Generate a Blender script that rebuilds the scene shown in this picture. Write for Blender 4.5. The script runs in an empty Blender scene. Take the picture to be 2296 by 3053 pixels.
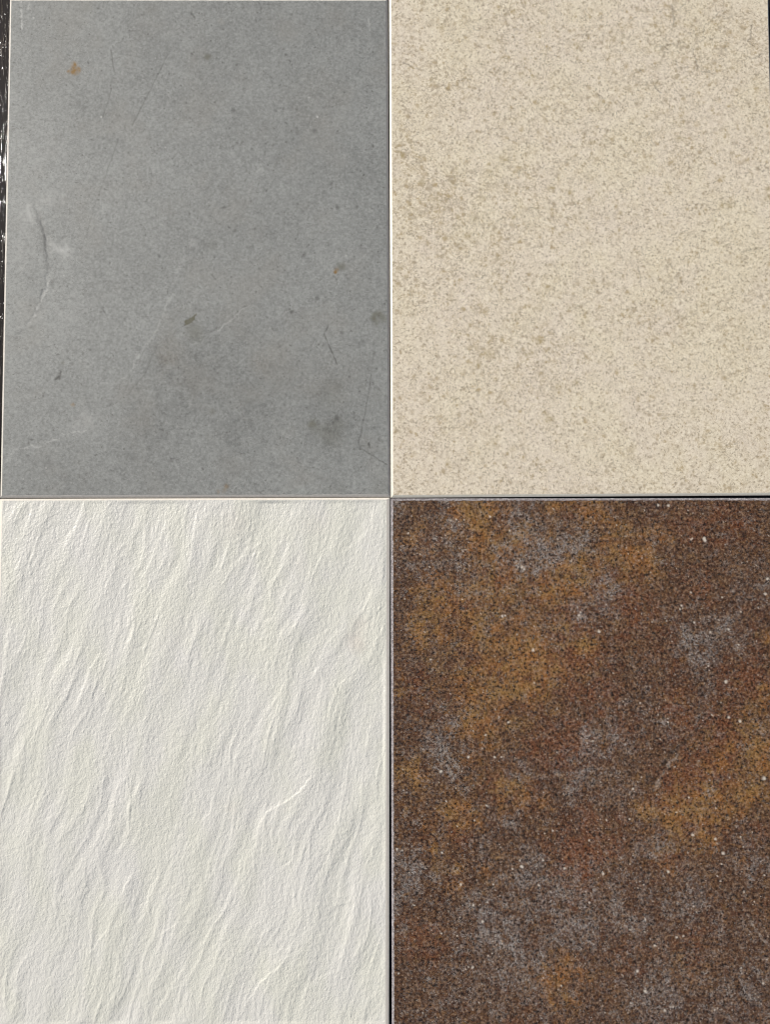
import bpy, math
import numpy as np
from mathutils import Vector

scene = bpy.context.scene
COL = scene.collection
MM = 0.001

# ------------------------------------------------------------------ camera
cam_data = bpy.data.cameras.new("camera")
cam_data.sensor_fit = 'HORIZONTAL'
cam_data.sensor_width = 36.0
cam_data.lens = 36.0 * 2302.0 / 2296.0
cam_data.clip_start = 0.01
cam_data.clip_end = 50.0
camera = bpy.data.objects.new("camera", cam_data)
COL.objects.link(camera)
TILT = math.radians(2.4)
TILE_T = 9.0                                   # tile thickness, mm
CAM_H = 598.5                                  # camera height over the tile faces, mm
camera.location = (0.0, -CAM_H * math.tan(TILT) * MM, (CAM_H + TILE_T) * MM)
camera.rotation_euler = (TILT, 0.0, 0.0)
scene.camera = camera

# ------------------------------------------------------------------ daylight
SUN_ELEV = math.radians(35.0)
SUN_AZ = math.radians(30.0)                    # from the left (-X) turned towards the top (+Y)
to_sun = Vector((-math.cos(SUN_ELEV) * math.cos(SUN_AZ),
                 math.cos(SUN_ELEV) * math.sin(SUN_AZ), math.sin(SUN_ELEV)))
world = bpy.data.worlds.new("World")
scene.world = world
world.use_nodes = True
wt = world.node_tree
wt.nodes.clear()
sky = wt.nodes.new("ShaderNodeTexSky")
sky.sky_type = 'NISHITA'
sky.sun_disc = False
sky.sun_elevation = SUN_ELEV
sky.sun_rotation = math.atan2(to_sun.x, to_sun.y)
sky.air_density = 0.8
sky.dust_density = 4.0
sky.ozone_density = 0.0
bg = wt.nodes.new("ShaderNodeBackground")
bg.inputs['Strength'].default_value = 0.066
wo = wt.nodes.new("ShaderNodeOutputWorld")
wt.links.new(sky.outputs[0], bg.inputs[0])
wt.links.new(bg.outputs[0], wo.inputs[0])

sun_data = bpy.data.lights.new("sun", 'SUN')
sun_data.energy = 3.5
sun_data.angle = math.radians(0.6)
sun_data.color = (1.0, 0.985, 0.93)
sun = bpy.data.objects.new("sun", sun_data)
COL.objects.link(sun)
sun.rotation_euler = to_sun.to_track_quat('Z', 'Y').to_euler()
sun.location = to_sun * 3.0

scene.cycles.pixel_filter_type = 'BLACKMAN_HARRIS'
scene.cycles.filter_width = 1.05                # a sharp phone lens
vs = scene.view_settings
vs.view_transform = 'Standard'
vs.look = 'None'
vs.gamma = 1.0
vs.exposure = 0.0
vs.use_curve_mapping = False

# ------------------------------------------------------------------ marks of the four tiles
# every mark is in millimetres from its tile's top left corner
GREY_DARK = [([(78.6,3.0),(81.4,12.7),(83.7,25.1)],0.4,0.28),([(82.0,42.9),(82.9,49.8),(83.8,55.2),(85.5,62.6)],0.45,0.55),([(81.6,71.6),(82.7,75.7),(81.2,80.6),(79.7,86.6),(76.1,98.1)],0.4,0.42),([(127.2,46.5),(122.0,58.0),(116.8,68.9),(108.9,85.3),(102.4,98.9),(99.8,104.4)],0.38,0.5),([(88.8,115.2),(85.5,126.1),(81.6,136.9),(77.8,149.1)],0.38,0.36),([(77.8,149.1),(72.7,162.6),(67.6,178.7),(65.6,189.5)],0.38,0.22),([(103.9,64.8),(98.6,69.7)],0.35,0.3),([(25.8,176.0),(28.0,182.7),(30.8,193.5),(32.6,204.2),(33.9,219.0)],2.2,0.34),([(27.4,176.0),(30.8,192.1),(32.0,202.9)],1.1,0.26),([(39.3,229.7),(37.5,231.8),(38.4,234.5)],1.0,0.45),([(124.0,275.1),(120.9,281.7),(117.6,288.4),(111.2,304.2),(103.4,312.2),(98.3,320.1)],0.38,0.34),([(45.7,300.9),(45.2,304.6),(42.7,307.0)],1.1,0.95),([(45.2,304.6),(45.3,306.8)],1.0,0.8),([(39.3,328.4),(38.4,337.1)],1.0,0.26),([(77.0,249.7),(78.6,252.4),(80.5,255.1)],0.6,0.4),([(77.5,249.5),(78.6,250.8)],0.6,0.6),([(145.7,13.2),(148.9,16.8)],0.8,0.6),([(161.4,47.0),(157.2,45.7)],0.4,0.2),([(158.7,156.7),(163.2,151.9)],1.3,0.32),([(169.4,170.8),(173.3,171.3),(177.3,168.6)],0.8,0.4),([(207.8,192.3),(211.7,191.8)],0.7,0.3),([(234.5,210.1),(236.6,208.0)],0.8,0.7),([(163.6,224.5),(166.5,228.2)],0.7,0.45),([(254.5,265.2),(253.7,268.4),(251.6,270.8),(253.4,275.8),(255.5,281.2),(258.6,288.1),(261.8,295.0)],0.55,0.68),([(255.5,281.7),(261.8,295.0)],0.7,0.2),([(290.1,287.1),(289.3,294.0),(288.4,304.6)],0.4,0.2),([(288.4,304.6),(286.6,317.8),(284.4,328.4),(282.6,338.4),(280.5,348.1),(278.3,357.6),(279.6,361.5),(286.4,365.8),(294.2,370.5),(300.9,374.7)],0.42,0.62),([(286.4,358.1),(286.9,360.5)],0.7,0.75),([(229.1,357.7),(231.2,360.4)],0.5,0.3),([(288.1,259.4),(276.3,252.7)],0.4,0.12),([(91.1,375.3),(95.1,378.4)],0.5,0.25),([(60.8,351.6),(53.0,349.0)],0.6,0.2),([(77.6,339.0),(79.2,340.1)],0.8,0.5),([(53.4,292.2),(50.8,289.8)],0.6,0.4),([(107.4,315.6),(108.7,314.8)],1.2,0.3),([(166.5,351.8),(170.4,350.8)],0.8,0.3),([(229.0,254.0),(235.5,259.3)],0.5,0.22),([(230.3,228.6),(232.9,232.6)],0.6,0.25)]
GREY_LIGHT = [([(9.7,3.3),(10.1,12.7),(10.8,22.3),(10.4,25.9)],0.6,0.85),([(15.6,3.9),(15.5,10.5)],0.6,0.6),([(6.4,11.6),(6.4,15.4)],0.5,0.4),([(35.6,229.1),(33.6,235.5),(31.6,240.3),(29.1,246.2),(26.5,251.0)],0.9,0.5),([(26.5,251.0),(25.0,255.8)],0.8,0.7),([(25.0,255.8),(21.4,260.6),(17.6,264.3),(12.4,266.9)],0.8,0.4),([(141.4,211.1),(138.0,219.1),(132.8,232.5)],1.6,0.16),([(132.9,240.5),(129.0,245.8),(125.9,255.1),(121.3,267.1),(117.5,273.8),(113.6,277.7),(108.4,285.7),(104.5,292.3),(101.2,300.2),(96.8,304.7),(91.6,309.0)],0.9,0.34),([(106.3,288.3),(103.2,292.3)],1.5,0.25),([(86.4,312.1),(82.0,310.0),(77.3,310.8)],1.0,0.35),([(5.1,369.9),(7.6,365.9),(11.5,362.8),(15.4,361.2),(19.3,361.2),(23.2,359.9),(27.1,360.2),(31.0,360.5),(34.3,358.1),(37.4,356.3),(41.3,354.2),(46.0,353.2),(48.0,350.5),(51.7,349.5),(58.2,348.7),(66.0,347.7)],0.8,0.6),([(5.1,370.4),(3.1,372.5)],0.9,0.4),([(189.5,250.7),(183.0,256.6),(177.2,262.1),(169.4,268.3)],0.6,0.42),([(169.4,268.3),(158.1,275.1),(147.9,279.9)],0.6,0.2),([(190.3,387.0),(180.8,393.0)],0.6,0.3),([(205.7,376.6),(197.9,382.1)],0.6,0.18),([(71.0,334.5),(70.3,339.8)],1.0,0.25),([(64.5,331.9),(61.9,337.1)],1.2,0.15),([(132.4,27.8),(119.1,31.9),(100.4,34.7)],0.6,0.12),([(287.6,18.2),(288.4,29.2)],0.9,0.35),([(284.8,63.5),(272.8,77.2)],0.6,0.18),([(287.1,160.1),(277.0,168.2)],0.6,0.2),([(287.0,205.9),(276.4,215.3)],0.7,0.18),([(235.5,97.6),(228.8,104.4)],0.7,0.18),([(202.3,135.7),(197.0,143.8)],0.7,0.12),([(17.2,213.6),(13.4,221.6)],1.2,0.25),([(49.2,97.5),(54.6,101.6)],1.6,0.1),([(122.8,138.3),(116.3,154.5)],2.2,0.1)]
GREY_SPOTS = [(71.2,9.1,1.05,0.6),(221.3,47.3,1.31,0.7),(179.8,92.2,1.57,0.55),(182.9,118.8,1.31,0.6),(172.8,170.2,1.31,0.5),(244.2,108.8,1.83,0.5),(230.4,109.9,2.09,0.4),(262.5,170.9,1.83,0.6),(277.3,170.1,1.31,0.6),(268.6,170.1,0.78,0.5),(226.1,254.2,1.83,0.75),(261.7,338.3,2.09,0.65),(258.3,341.2,1.31,0.5),(286.4,358.9,1.05,0.5),(200.5,219.4,1.57,0.45),(246.3,243.0,1.83,0.45),(150.9,288.4,1.57,0.5),(117.9,51.1,1.05,0.4),(132.9,85.3,1.57,0.45),(41.3,19.0,1.31,0.4),(122.1,209.7,1.31,0.6),(80.8,176.1,1.05,0.5),(96.9,126.4,0.78,0.7),(63.9,143.1,0.78,0.6),(54.8,294.9,1.57,0.45),(47.2,294.1,1.05,0.3),(220.4,305.2,0.78,0.7),(271.7,305.3,1.05,0.5),(265.5,270.5,1.31,0.5),(282.0,278.0,1.31,0.45),(106.1,314.8,1.83,0.35),(50.7,285.1,1.05,0.5),(181.4,189.6,1.57,0.35),(257.5,151.4,1.83,0.35),(190.4,141.1,1.31,0.4),(273.9,34.7,1.05,0.45),(178.4,20.9,1.31,0.4),(201.9,9.6,1.05,0.5),(144.9,259.2,1.05,0.4),(22.8,265.6,1.57,0.35),(20.0,253.1,1.31,0.3),(265.8,235.3,1.31,0.4),(235.5,208.5,0.78,0.6),(166.5,349.2,1.05,0.4),(175.8,349.2,1.05,0.5),(297.5,204.5,1.05,0.3),(117.0,92.1,1.05,0.3),(226.1,14.1,1.05,0.4),(55.7,85.3,1.57,0.3),(287.2,135.7,1.05,0.4),(76.5,253.7,1.05,0.5),(60.0,202.9,1.31,0.3)]
GREY_WHITE = [(75.0,97.5,0.68,1.0),(246.4,97.6,0.84,1.0),(239.7,81.8,0.52,0.9),(126.1,122.3,0.52,0.8),(19.9,16.8,0.78,0.7),(47.2,224.9,0.52,0.7),(24.5,349.2,0.52,0.7),(35.7,376.5,0.52,0.8),(117.4,49.8,0.52,0.6),(47.6,12.7,0.65,0.5),(114.3,92.1,0.52,0.5),(269.0,209.3,0.78,0.5),(243.4,181.6,0.52,0.5),(18.4,385.1,0.52,0.7)]
GREY_LIGHTBLOB = [(20.5,174.7,6.8,0.34),(33.0,165.2,4.71,0.22),(40.9,161.2,5.23,0.3),(46.8,204.2,6.28,0.34),(38.9,201.5,4.18,0.2),(16.3,192.1,5.75,0.14),(12.6,208.2,7.85,0.12),(69.8,338.5,10.46,0.14),(59.4,343.7,7.85,0.12),(199.7,141.1,3.66,0.14),(193.1,155.9,3.66,0.14),(148.4,200.3,4.18,0.14),(47.6,253.7,18.3,0.08),(27.2,132.8,23.54,0.05)]
GREY_RUST = [(53.1,54.7,2.09,0.8),(51.5,58.0,2.09,0.75),(54.8,59.9,2.88,0.9),(52.1,61.0,2.35,0.8),(48.4,60.4,1.57,0.8),(56.9,58.5,1.57,0.6),(261.4,221.4,1.83,0.75),(260.6,222.5,1.31,0.5),(55.8,327.1,1.57,0.55),(175.8,391.2,2.09,0.4),(174.0,394.3,2.09,0.2),(132.0,285.7,11.77,0.16),(126.8,292.3,6.8,0.12),(208.0,291.2,14.38,0.14),(200.2,295.1,7.85,0.08),(257.8,301.9,23.54,0.07),(169.3,395.1,1.57,0.25),(235.5,84.0,18.3,0.06),(252.8,73.1,15.69,0.05),(169.8,19.6,2.62,0.05)]
GREY_OLIVE = [(252.5,349.4,7.85,0.22),(263.0,342.8,5.75,0.22),(243.4,344.1,5.23,0.25),(260.4,354.7,6.8,0.18),(256.5,320.4,10.46,0.1),(158.8,49.2,2.35,0.65),(265.8,217.7,3.14,0.5),(263.2,219.3,2.35,0.3),(294.7,255.7,3.14,0.55),(290.5,259.4,2.09,0.7),(297.8,259.4,3.14,0.5),(292.5,262.6,2.62,0.4),(291.5,256.2,2.09,0.5),(149.7,268.5,6.8,0.28),(152.9,273.8,5.23,0.15),(242.9,342.8,2.62,0.4),(240.3,343.6,1.83,0.3),(164.5,332.1,2.35,0.3),(161.3,351.8,2.62,0.1),(162.9,200.4,5.23,0.12),(62.6,7.2,5.75,0.16),(116.2,7.7,5.23,0.14),(294.1,394.1,7.85,0.12),(260.3,396.6,10.46,0.08),(47.4,294.3,1.57,0.3)]
GREY_DARKBLOB = [(160.8,275.2,28.77,0.1),(145.3,312.2,23.54,0.1),(187.2,325.5,36.61,0.08),(124.6,341.2,20.92,0.09),(129.4,285.7,13.08,0.08),(252.5,352.0,18.3,0.12),(260.4,317.7,13.08,0.09),(242.1,336.2,10.46,0.09),(263.0,344.1,9.41,0.1),(155.7,299.0,15.69,0.07),(129.5,301.6,15.69,0.05),(73.6,34.7,10.46,0.04),(105.6,18.2,15.69,0.06),(145.4,325.4,31.38,0.05),(104.0,364.8,23.54,0.06),(33.9,377.8,20.92,0.05),(147.2,213.7,15.69,0.05),(60.1,390.9,13.08,0.08),(154.5,124.8,10.46,0.03),(182.1,349.2,13.08,0.07),(20.9,229.6,7.85,0.1),(23.8,245.7,6.28,0.08),(58.4,89.4,10.46,0.05),(152.4,203.0,7.85,0.06)]
GREY_LEAF = [(140.5,264.7),(143.9,260.5),(148.0,258.1),(152.7,254.9),(150.7,259.2),(148.1,262.9),(144.4,264.0)]
GREY_STEP = [(24.7,173.3),(28.0,183.5),(30.8,194.3),(33.1,205.6),(34.4,219.0),(32.5,232.3),(28.5,245.7),(23.0,257.6),(15.2,265.9)]
BEIGE_DARK = [([(225.6,7.4),(225.8,10.4),(226.8,12.4),(229.3,11.5),(231.4,10.4),(233.6,8.2),(236.3,6.6)],0.45,0.7),([(226.8,12.4),(227.0,19.2),(226.6,25.6),(224.2,27.0)],0.45,0.6),([(258.6,17.9),(255.8,22.0),(251.2,23.7),(250.5,31.4)],0.45,0.6),([(258.6,17.9),(264.5,16.5),(269.8,18.1),(274.3,17.0)],0.45,0.6),([(258.6,17.9),(261.8,13.7),(266.2,11.2)],0.45,0.55),([(289.2,20.9),(288.2,28.9),(287.0,35.2),(285.9,38.0),(289.6,40.7)],0.45,0.75),([(297.7,47.6),(294.5,49.0),(291.3,50.9),(287.8,51.2),(283.8,50.1)],0.45,0.9),([(196.6,17.6),(194.4,19.3),(192.0,21.7)],0.45,1.0),([(201.5,59.9),(197.5,62.6)],0.45,0.95),([(213.3,69.2),(211.1,73.1),(212.4,76.9),(215.8,79.6)],0.45,0.8),([(210.6,42.6),(213.8,40.7),(217.3,41.3)],0.45,0.6),([(220.0,40.2),(225.8,39.3),(228.8,40.4)],0.45,0.75),([(229.9,38.5),(234.1,38.0),(235.7,39.1)],0.45,0.6),([(241.5,44.0),(242.5,46.8),(244.0,53.6),(244.9,59.9)],0.45,0.65),([(247.6,61.9),(253.4,62.4),(259.5,63.5)],0.45,0.5),([(227.5,52.2),(228.5,55.5),(229.3,57.2)],0.45,0.5),([(230.0,58.8),(237.5,58.0)],0.45,0.6),([(269.4,38.0),(267.4,41.3),(267.6,44.6)],0.45,0.5),([(165.2,80.7),(168.7,82.3),(171.6,83.9)],0.45,0.6),([(206.3,111.0),(204.1,113.4),(202.5,114.5)],0.45,0.6),([(206.2,115.0),(208.8,119.1),(209.3,120.2)],0.45,0.4),([(235.3,134.4),(237.1,137.9),(238.4,140.1)],0.45,0.5),([(291.2,140.2),(295.9,142.6),(300.7,142.9)],0.45,0.5),([(238.7,167.4),(241.6,169.9),(244.7,173.9)],0.45,0.55),([(55.4,68.6),(59.6,67.5),(63.6,68.3)],0.45,0.65),([(66.9,25.3),(68.7,28.1),(73.3,27.8)],0.45,0.8),([(99.5,26.7),(104.0,27.8)],0.45,0.7),([(43.6,72.7),(46.0,76.2)],0.45,0.6),([(67.5,78.1),(71.0,80.3)],0.45,0.6),([(10.9,54.3),(13.6,55.2),(16.5,57.3)],0.45,0.7),([(16.5,57.3),(21.0,58.7),(23.7,60.4)],0.45,0.35),([(65.3,228.9),(69.0,229.5),(72.5,227.1),(75.4,225.8)],0.45,0.6),([(67.4,305.7),(67.8,315.0),(68.8,322.4)],0.45,0.35),([(78.2,332.2),(82.1,331.4),(85.5,329.8)],0.45,0.45),([(48.1,325.9),(50.7,323.3),(52.8,322.3)],0.45,0.6),([(18.2,103.9),(16.0,106.1)],0.45,0.5),([(21.6,109.9),(22.9,112.6)],0.45,0.6),([(99.4,31.6),(99.6,36.8)],0.45,0.6),([(92.6,41.8),(93.7,46.7)],0.45,0.5),([(66.7,11.0),(66.2,14.9)],0.45,0.5),([(83.9,182.4),(87.1,181.0),(91.9,180.3)],0.45,0.5),([(142.9,122.3),(148.2,123.6)],0.45,0.5),([(126.8,15.1),(126.0,22.0)],0.45,0.5),([(195.8,217.6),(196.7,230.5)],0.45,0.45),([(276.6,207.7),(284.5,206.6)],0.45,0.5),([(281.9,205.8),(292.5,205.0)],0.45,0.4),([(199.5,204.2),(198.9,210.1)],0.45,0.5),([(261.6,360.5),(270.8,359.3)],0.45,0.5),([(180.2,377.9),(180.9,389.7)],0.45,0.2),([(64.8,259.3),(67.6,247.9)],0.45,0.15),([(17.9,155.3),(19.9,176.8)],0.45,0.12),([(124.3,352.7),(126.3,360.5)],0.45,0.4),([(21.4,262.3),(26.6,270.3)],0.45,0.35),([(16.2,235.7),(14.3,243.7)],0.45,0.35),([(37.9,362.7),(44.4,364.0)],0.45,0.2),([(264.0,242.0),(273.3,239.3)],0.45,0.35),([(253.9,284.6),(264.7,274.0)],0.45,0.2),([(273.1,117.9),(275.6,123.3)],0.45,0.3),([(131.9,155.6),(126.5,159.6)],0.45,0.2),([(170.7,30.3),(169.3,38.5)],0.45,0.3)]
BEIGE_OCHRE = [(10.6,129.6,2.35,0.8),(8.8,126.9,1.57,0.6),(89.2,132.5,2.62,0.55),(91.8,133.8,2.09,0.5),(78.2,141.9,2.35,0.55),(52.5,140.5,2.09,0.5),(25.4,149.9,2.35,0.6),(26.4,152.6,1.83,0.4),(126.6,155.5,2.35,0.7),(129.8,156.1,1.57,0.7),(142.4,159.6,2.35,0.8),(83.7,154.9,5.23,0.45),(36.4,163.4,6.8,0.3),(39.0,168.8,6.28,0.3),(73.5,164.1,2.35,0.6),(97.2,179.2,2.09,0.55),(66.0,181.0,3.66,0.5),(61.4,194.4,3.14,0.45),(65.8,199.0,2.09,0.5),(53.8,179.1,1.57,0.6),(42.0,25.3,2.62,0.5),(41.2,27.0,1.57,0.4),(97.4,20.6,4.18,0.2),(63.3,35.7,4.18,0.2),(107.8,51.1,2.09,0.5),(105.8,64.5,3.14,0.3),(149.2,39.9,2.09,0.5),(179.2,34.4,2.09,0.45),(183.6,65.9,2.62,0.2),(262.0,170.2,2.35,0.7),(267.3,170.5,2.35,0.5),(298.8,157.3,2.62,0.6),(299.2,164.0,3.14,0.5),(228.8,116.4,2.62,0.6),(233.3,116.4,1.57,0.5),(181.9,175.9,1.83,0.5),(195.4,126.4,1.83,0.5),(169.9,86.4,1.57,0.55),(160.7,119.3,1.83,0.6),(156.9,165.1,2.88,0.4),(246.2,249.9,4.18,0.4),(228.1,259.2,3.66,0.45),(217.8,247.1,5.23,0.3),(237.2,267.2,5.23,0.3),(171.9,232.8,2.62,0.4),(195.7,225.7,3.14,0.35),(275.5,260.7,2.62,0.35),(117.3,278.1,2.88,0.65),(121.2,285.3,2.35,0.5),(110.4,287.1,2.35,0.6),(106.7,289.2,1.57,0.5),(76.4,288.6,3.14,0.55),(69.8,296.5,2.35,0.5),(67.8,283.2,1.83,0.6),(62.0,283.2,1.57,0.55),(80.4,282.5,3.66,0.3),(124.3,236.6,2.88,0.5),(117.1,251.5,2.35,0.4),(145.3,310.6,2.62,0.5),(130.5,314.5,2.09,0.5),(123.2,339.5,3.14,0.5),(120.6,334.2,2.62,0.35),(79.8,357.7,2.62,0.4),(72.0,347.1,4.18,0.25),(95.4,363.0,2.09,0.55),(44.3,374.5,2.62,0.5),(49.9,324.1,1.83,0.5),(18.2,365.2,1.57,0.5),(213.6,339.5,2.09,0.6),(237.3,333.5,3.14,0.3),(189.6,363.5,2.62,0.3),(163.1,387.0,1.83,0.3),(83.7,210.6,3.66,0.35),(47.8,242.5,3.14,0.35),(35.3,352.2,1.57,0.3),(77.9,273.2,2.62,0.3),(31.9,270.3,5.23,0.2),(4.7,149.9,2.09,0.5),(6.0,166.0,2.09,0.4),(7.1,219.7,2.35,0.4),(268.3,290.0,3.66,0.25),(28.3,198.3,7.85,0.2),(17.6,214.4,7.85,0.15),(291.9,353.6,15.69,0.2),(289.5,220.6,23.54,0.18),(276.4,85.1,20.92,0.12),(250.8,30.3,31.38,0.12),(280.5,274.1,18.3,0.15),(127.4,313.1,15.69,0.12),(39.1,166.1,18.3,0.15)]
BEIGE_DENSE = [(39.1,166.1,28.77,1),(4.8,128.3,15.69,0.8),(116.0,155.5,23.54,0.6),(75.9,198.5,28.77,0.5),(23.7,71.3,36.61,0.5),(129.9,93.2,36.61,0.3),(119.8,286.6,28.77,0.5),(220.3,252.5,28.77,0.4),(83.1,281.2,23.54,0.5),(250.6,44.0,36.61,0.6),(197.2,44.0,34.0,0.4),(90.6,35.7,36.61,0.4),(9.6,233.0,20.92,0.4),(17.1,325.8,23.54,0.3),(222.7,112.4,28.77,0.4)]
BROWN_OCHRE = [(60.7,94.6,49.69,0.32),(86.2,135.7,44.45,0.3),(125.9,42.9,36.61,0.22),(251.8,235.0,36.61,0.35),(61.2,19.5,23.54,0.2),(190.8,43.0,28.77,0.2),(278.9,171.6,23.54,0.25),(59.4,8.0,10.46,0.9),(79.7,4.4,8.89,0.8),(72.4,17.4,10.46,0.7),(62.9,28.6,8.89,0.8),(66.2,37.7,7.85,0.55),(102.9,31.5,7.85,0.9),(97.5,29.9,6.28,0.6),(72.9,44.4,6.8,0.6),(19.2,31.4,6.8,0.5),(84.0,57.4,9.94,0.75),(37.7,74.7,6.8,0.6),(36.5,66.1,5.23,0.6),(31.2,85.0,9.41,0.7),(70.0,88.6,11.51,0.7),(23.6,102.5,7.85,0.95),(30.8,106.4,5.75,0.8),(15.4,99.2,5.23,0.7),(69.9,105.1,11.51,0.55),(125.6,74.7,11.51,0.8),(140.5,61.1,11.51,0.95),(123.1,66.2,7.85,0.6),(136.2,50.7,6.28,0.6),(111.1,116.2,12.03,0.95),(101.9,107.5,7.85,0.6),(92.7,125.4,10.46,0.7),(124.9,132.6,10.46,0.7),(83.4,132.6,13.08,0.6),(100.0,143.6,10.98,0.85),(106.7,152.3,6.28,0.5),(67.7,162.0,13.08,0.7),(55.2,143.3,9.41,0.4),(9.8,148.2,6.28,0.5),(61.9,175.5,10.46,0.7),(70.3,184.2,8.89,0.6),(128.9,6.2,5.75,0.7),(153.9,7.3,11.51,0.75),(162.7,14.3,6.28,0.5),(183.9,40.6,13.08,0.85),(177.8,45.5,6.28,0.5),(207.5,25.1,6.8,0.9),(183.9,21.6,3.66,0.8),(199.5,51.8,11.51,0.6),(149.3,62.9,9.41,0.95),(148.0,45.5,4.71,0.6),(150.7,114.4,10.46,0.8),(148.3,122.9,6.28,0.4),(289.1,107.1,6.8,0.8),(287.0,153.0,11.51,0.7),(280.1,187.6,11.51,0.85),(265.5,194.5,6.8,0.5),(216.4,154.7,7.85,0.4),(16.5,210.0,10.46,0.65),(8.6,207.0,6.28,0.5),(88.0,223.2,8.89,0.8),(108.7,230.6,8.89,0.8),(100.8,227.3,6.28,0.5),(54.1,238.1,10.46,0.8),(46.9,234.8,6.28,0.5),(61.4,245.4,7.85,0.6),(33.2,259.3,9.41,0.45),(48.2,283.4,8.89,0.6),(51.9,294.4,5.23,1.0),(44.0,292.7,6.8,0.6),(75.2,282.4,6.8,0.6),(126.1,361.3,11.51,0.85),(132.5,357.5,6.28,0.6),(119.8,365.0,5.23,0.5),(122.1,381.1,11.51,0.5),(134.8,377.4,7.85,0.4),(283.6,200.0,9.41,0.8),(245.7,208.4,13.08,0.35),(271.1,221.6,14.64,0.7),(280.2,224.9,7.85,0.5),(226.5,234.4,15.69,0.65),(239.1,229.9,8.89,0.6),(198.2,242.7,9.41,0.75),(213.2,247.5,8.89,0.7),(190.3,237.4,5.23,0.6),(235.7,250.3,11.51,0.6),(240.0,262.2,8.89,0.5),(210.6,276.0,6.8,0.5),(224.2,355.8,13.08,0.3),(281.1,310.3,7.85,0.3),(21.2,252.5,15.69,0.2),(36.5,275.1,5.23,0.3),(113.2,15.6,3.66,0.3),(89.4,350.1,5.23,0.1),(147.8,355.1,10.46,0.3),(249.1,245.0,6.28,0.5)]
BROWN_RUST = [(84.0,57.4,13.08,0.5),(32.5,35.0,10.46,0.4),(92.4,19.5,6.28,0.5),(139.4,3.9,10.46,0.5),(187.2,75.8,11.51,0.7),(240.9,72.3,11.51,0.7),(47.8,76.5,13.08,0.5),(73.7,79.1,13.08,0.4),(112.7,66.2,13.08,0.5),(227.9,19.3,15.69,0.6),(264.0,19.6,20.92,0.6),(138.3,94.6,15.69,0.6),(164.6,63.7,13.08,0.5),(271.9,139.1,15.69,0.8),(274.7,128.1,10.46,0.5),(216.4,154.7,10.46,0.6),(222.5,171.0,9.41,0.6),(252.5,175.6,15.69,0.8),(159.2,152.9,15.69,0.6),(181.7,180.2,13.08,0.5),(134.5,191.8,18.3,0.8),(111.4,186.7,15.69,0.5),(18.9,336.6,13.08,0.7),(28.5,332.6,7.85,0.6),(74.0,213.9,9.41,0.6),(85.4,227.3,10.46,0.5),(48.3,253.0,6.8,0.8),(52.4,260.0,6.8,0.5),(217.3,217.7,15.69,0.8),(245.7,208.4,15.69,0.8),(213.5,232.4,9.41,0.6),(235.5,257.6,10.46,0.6),(146.8,275.9,13.08,0.9),(136.0,285.2,13.08,0.6),(279.6,255.1,13.08,0.5),(229.3,330.2,15.69,0.4),(210.6,276.0,10.46,0.6),(280.8,315.3,13.08,0.3),(172.0,265.1,15.69,0.4),(156.9,247.5,15.69,0.5),(123.5,260.1,15.69,0.4),(112.0,135.7,15.69,0.5),(19.1,148.4,13.08,0.4),(21.7,130.5,10.46,0.35),(65.6,130.5,15.69,0.35),(135.3,122.9,15.69,0.5),(153.3,130.6,15.69,0.4),(34.5,161.2,13.08,0.3),(184.8,99.8,15.69,0.5),(203.0,94.7,13.08,0.4),(215.4,123.0,13.08,0.4),(16.1,260.0,13.08,0.3),(122.8,320.2,13.08,0.4),(181.2,332.7,15.69,0.4),(231.6,357.6,15.69,0.3),(175.7,360.0,15.69,0.3),(33.5,360.0,13.08,0.2),(94.1,397.1,15.69,0.4),(126.2,19.5,7.85,0.3),(278.0,92.2,10.46,0.4)]
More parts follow.
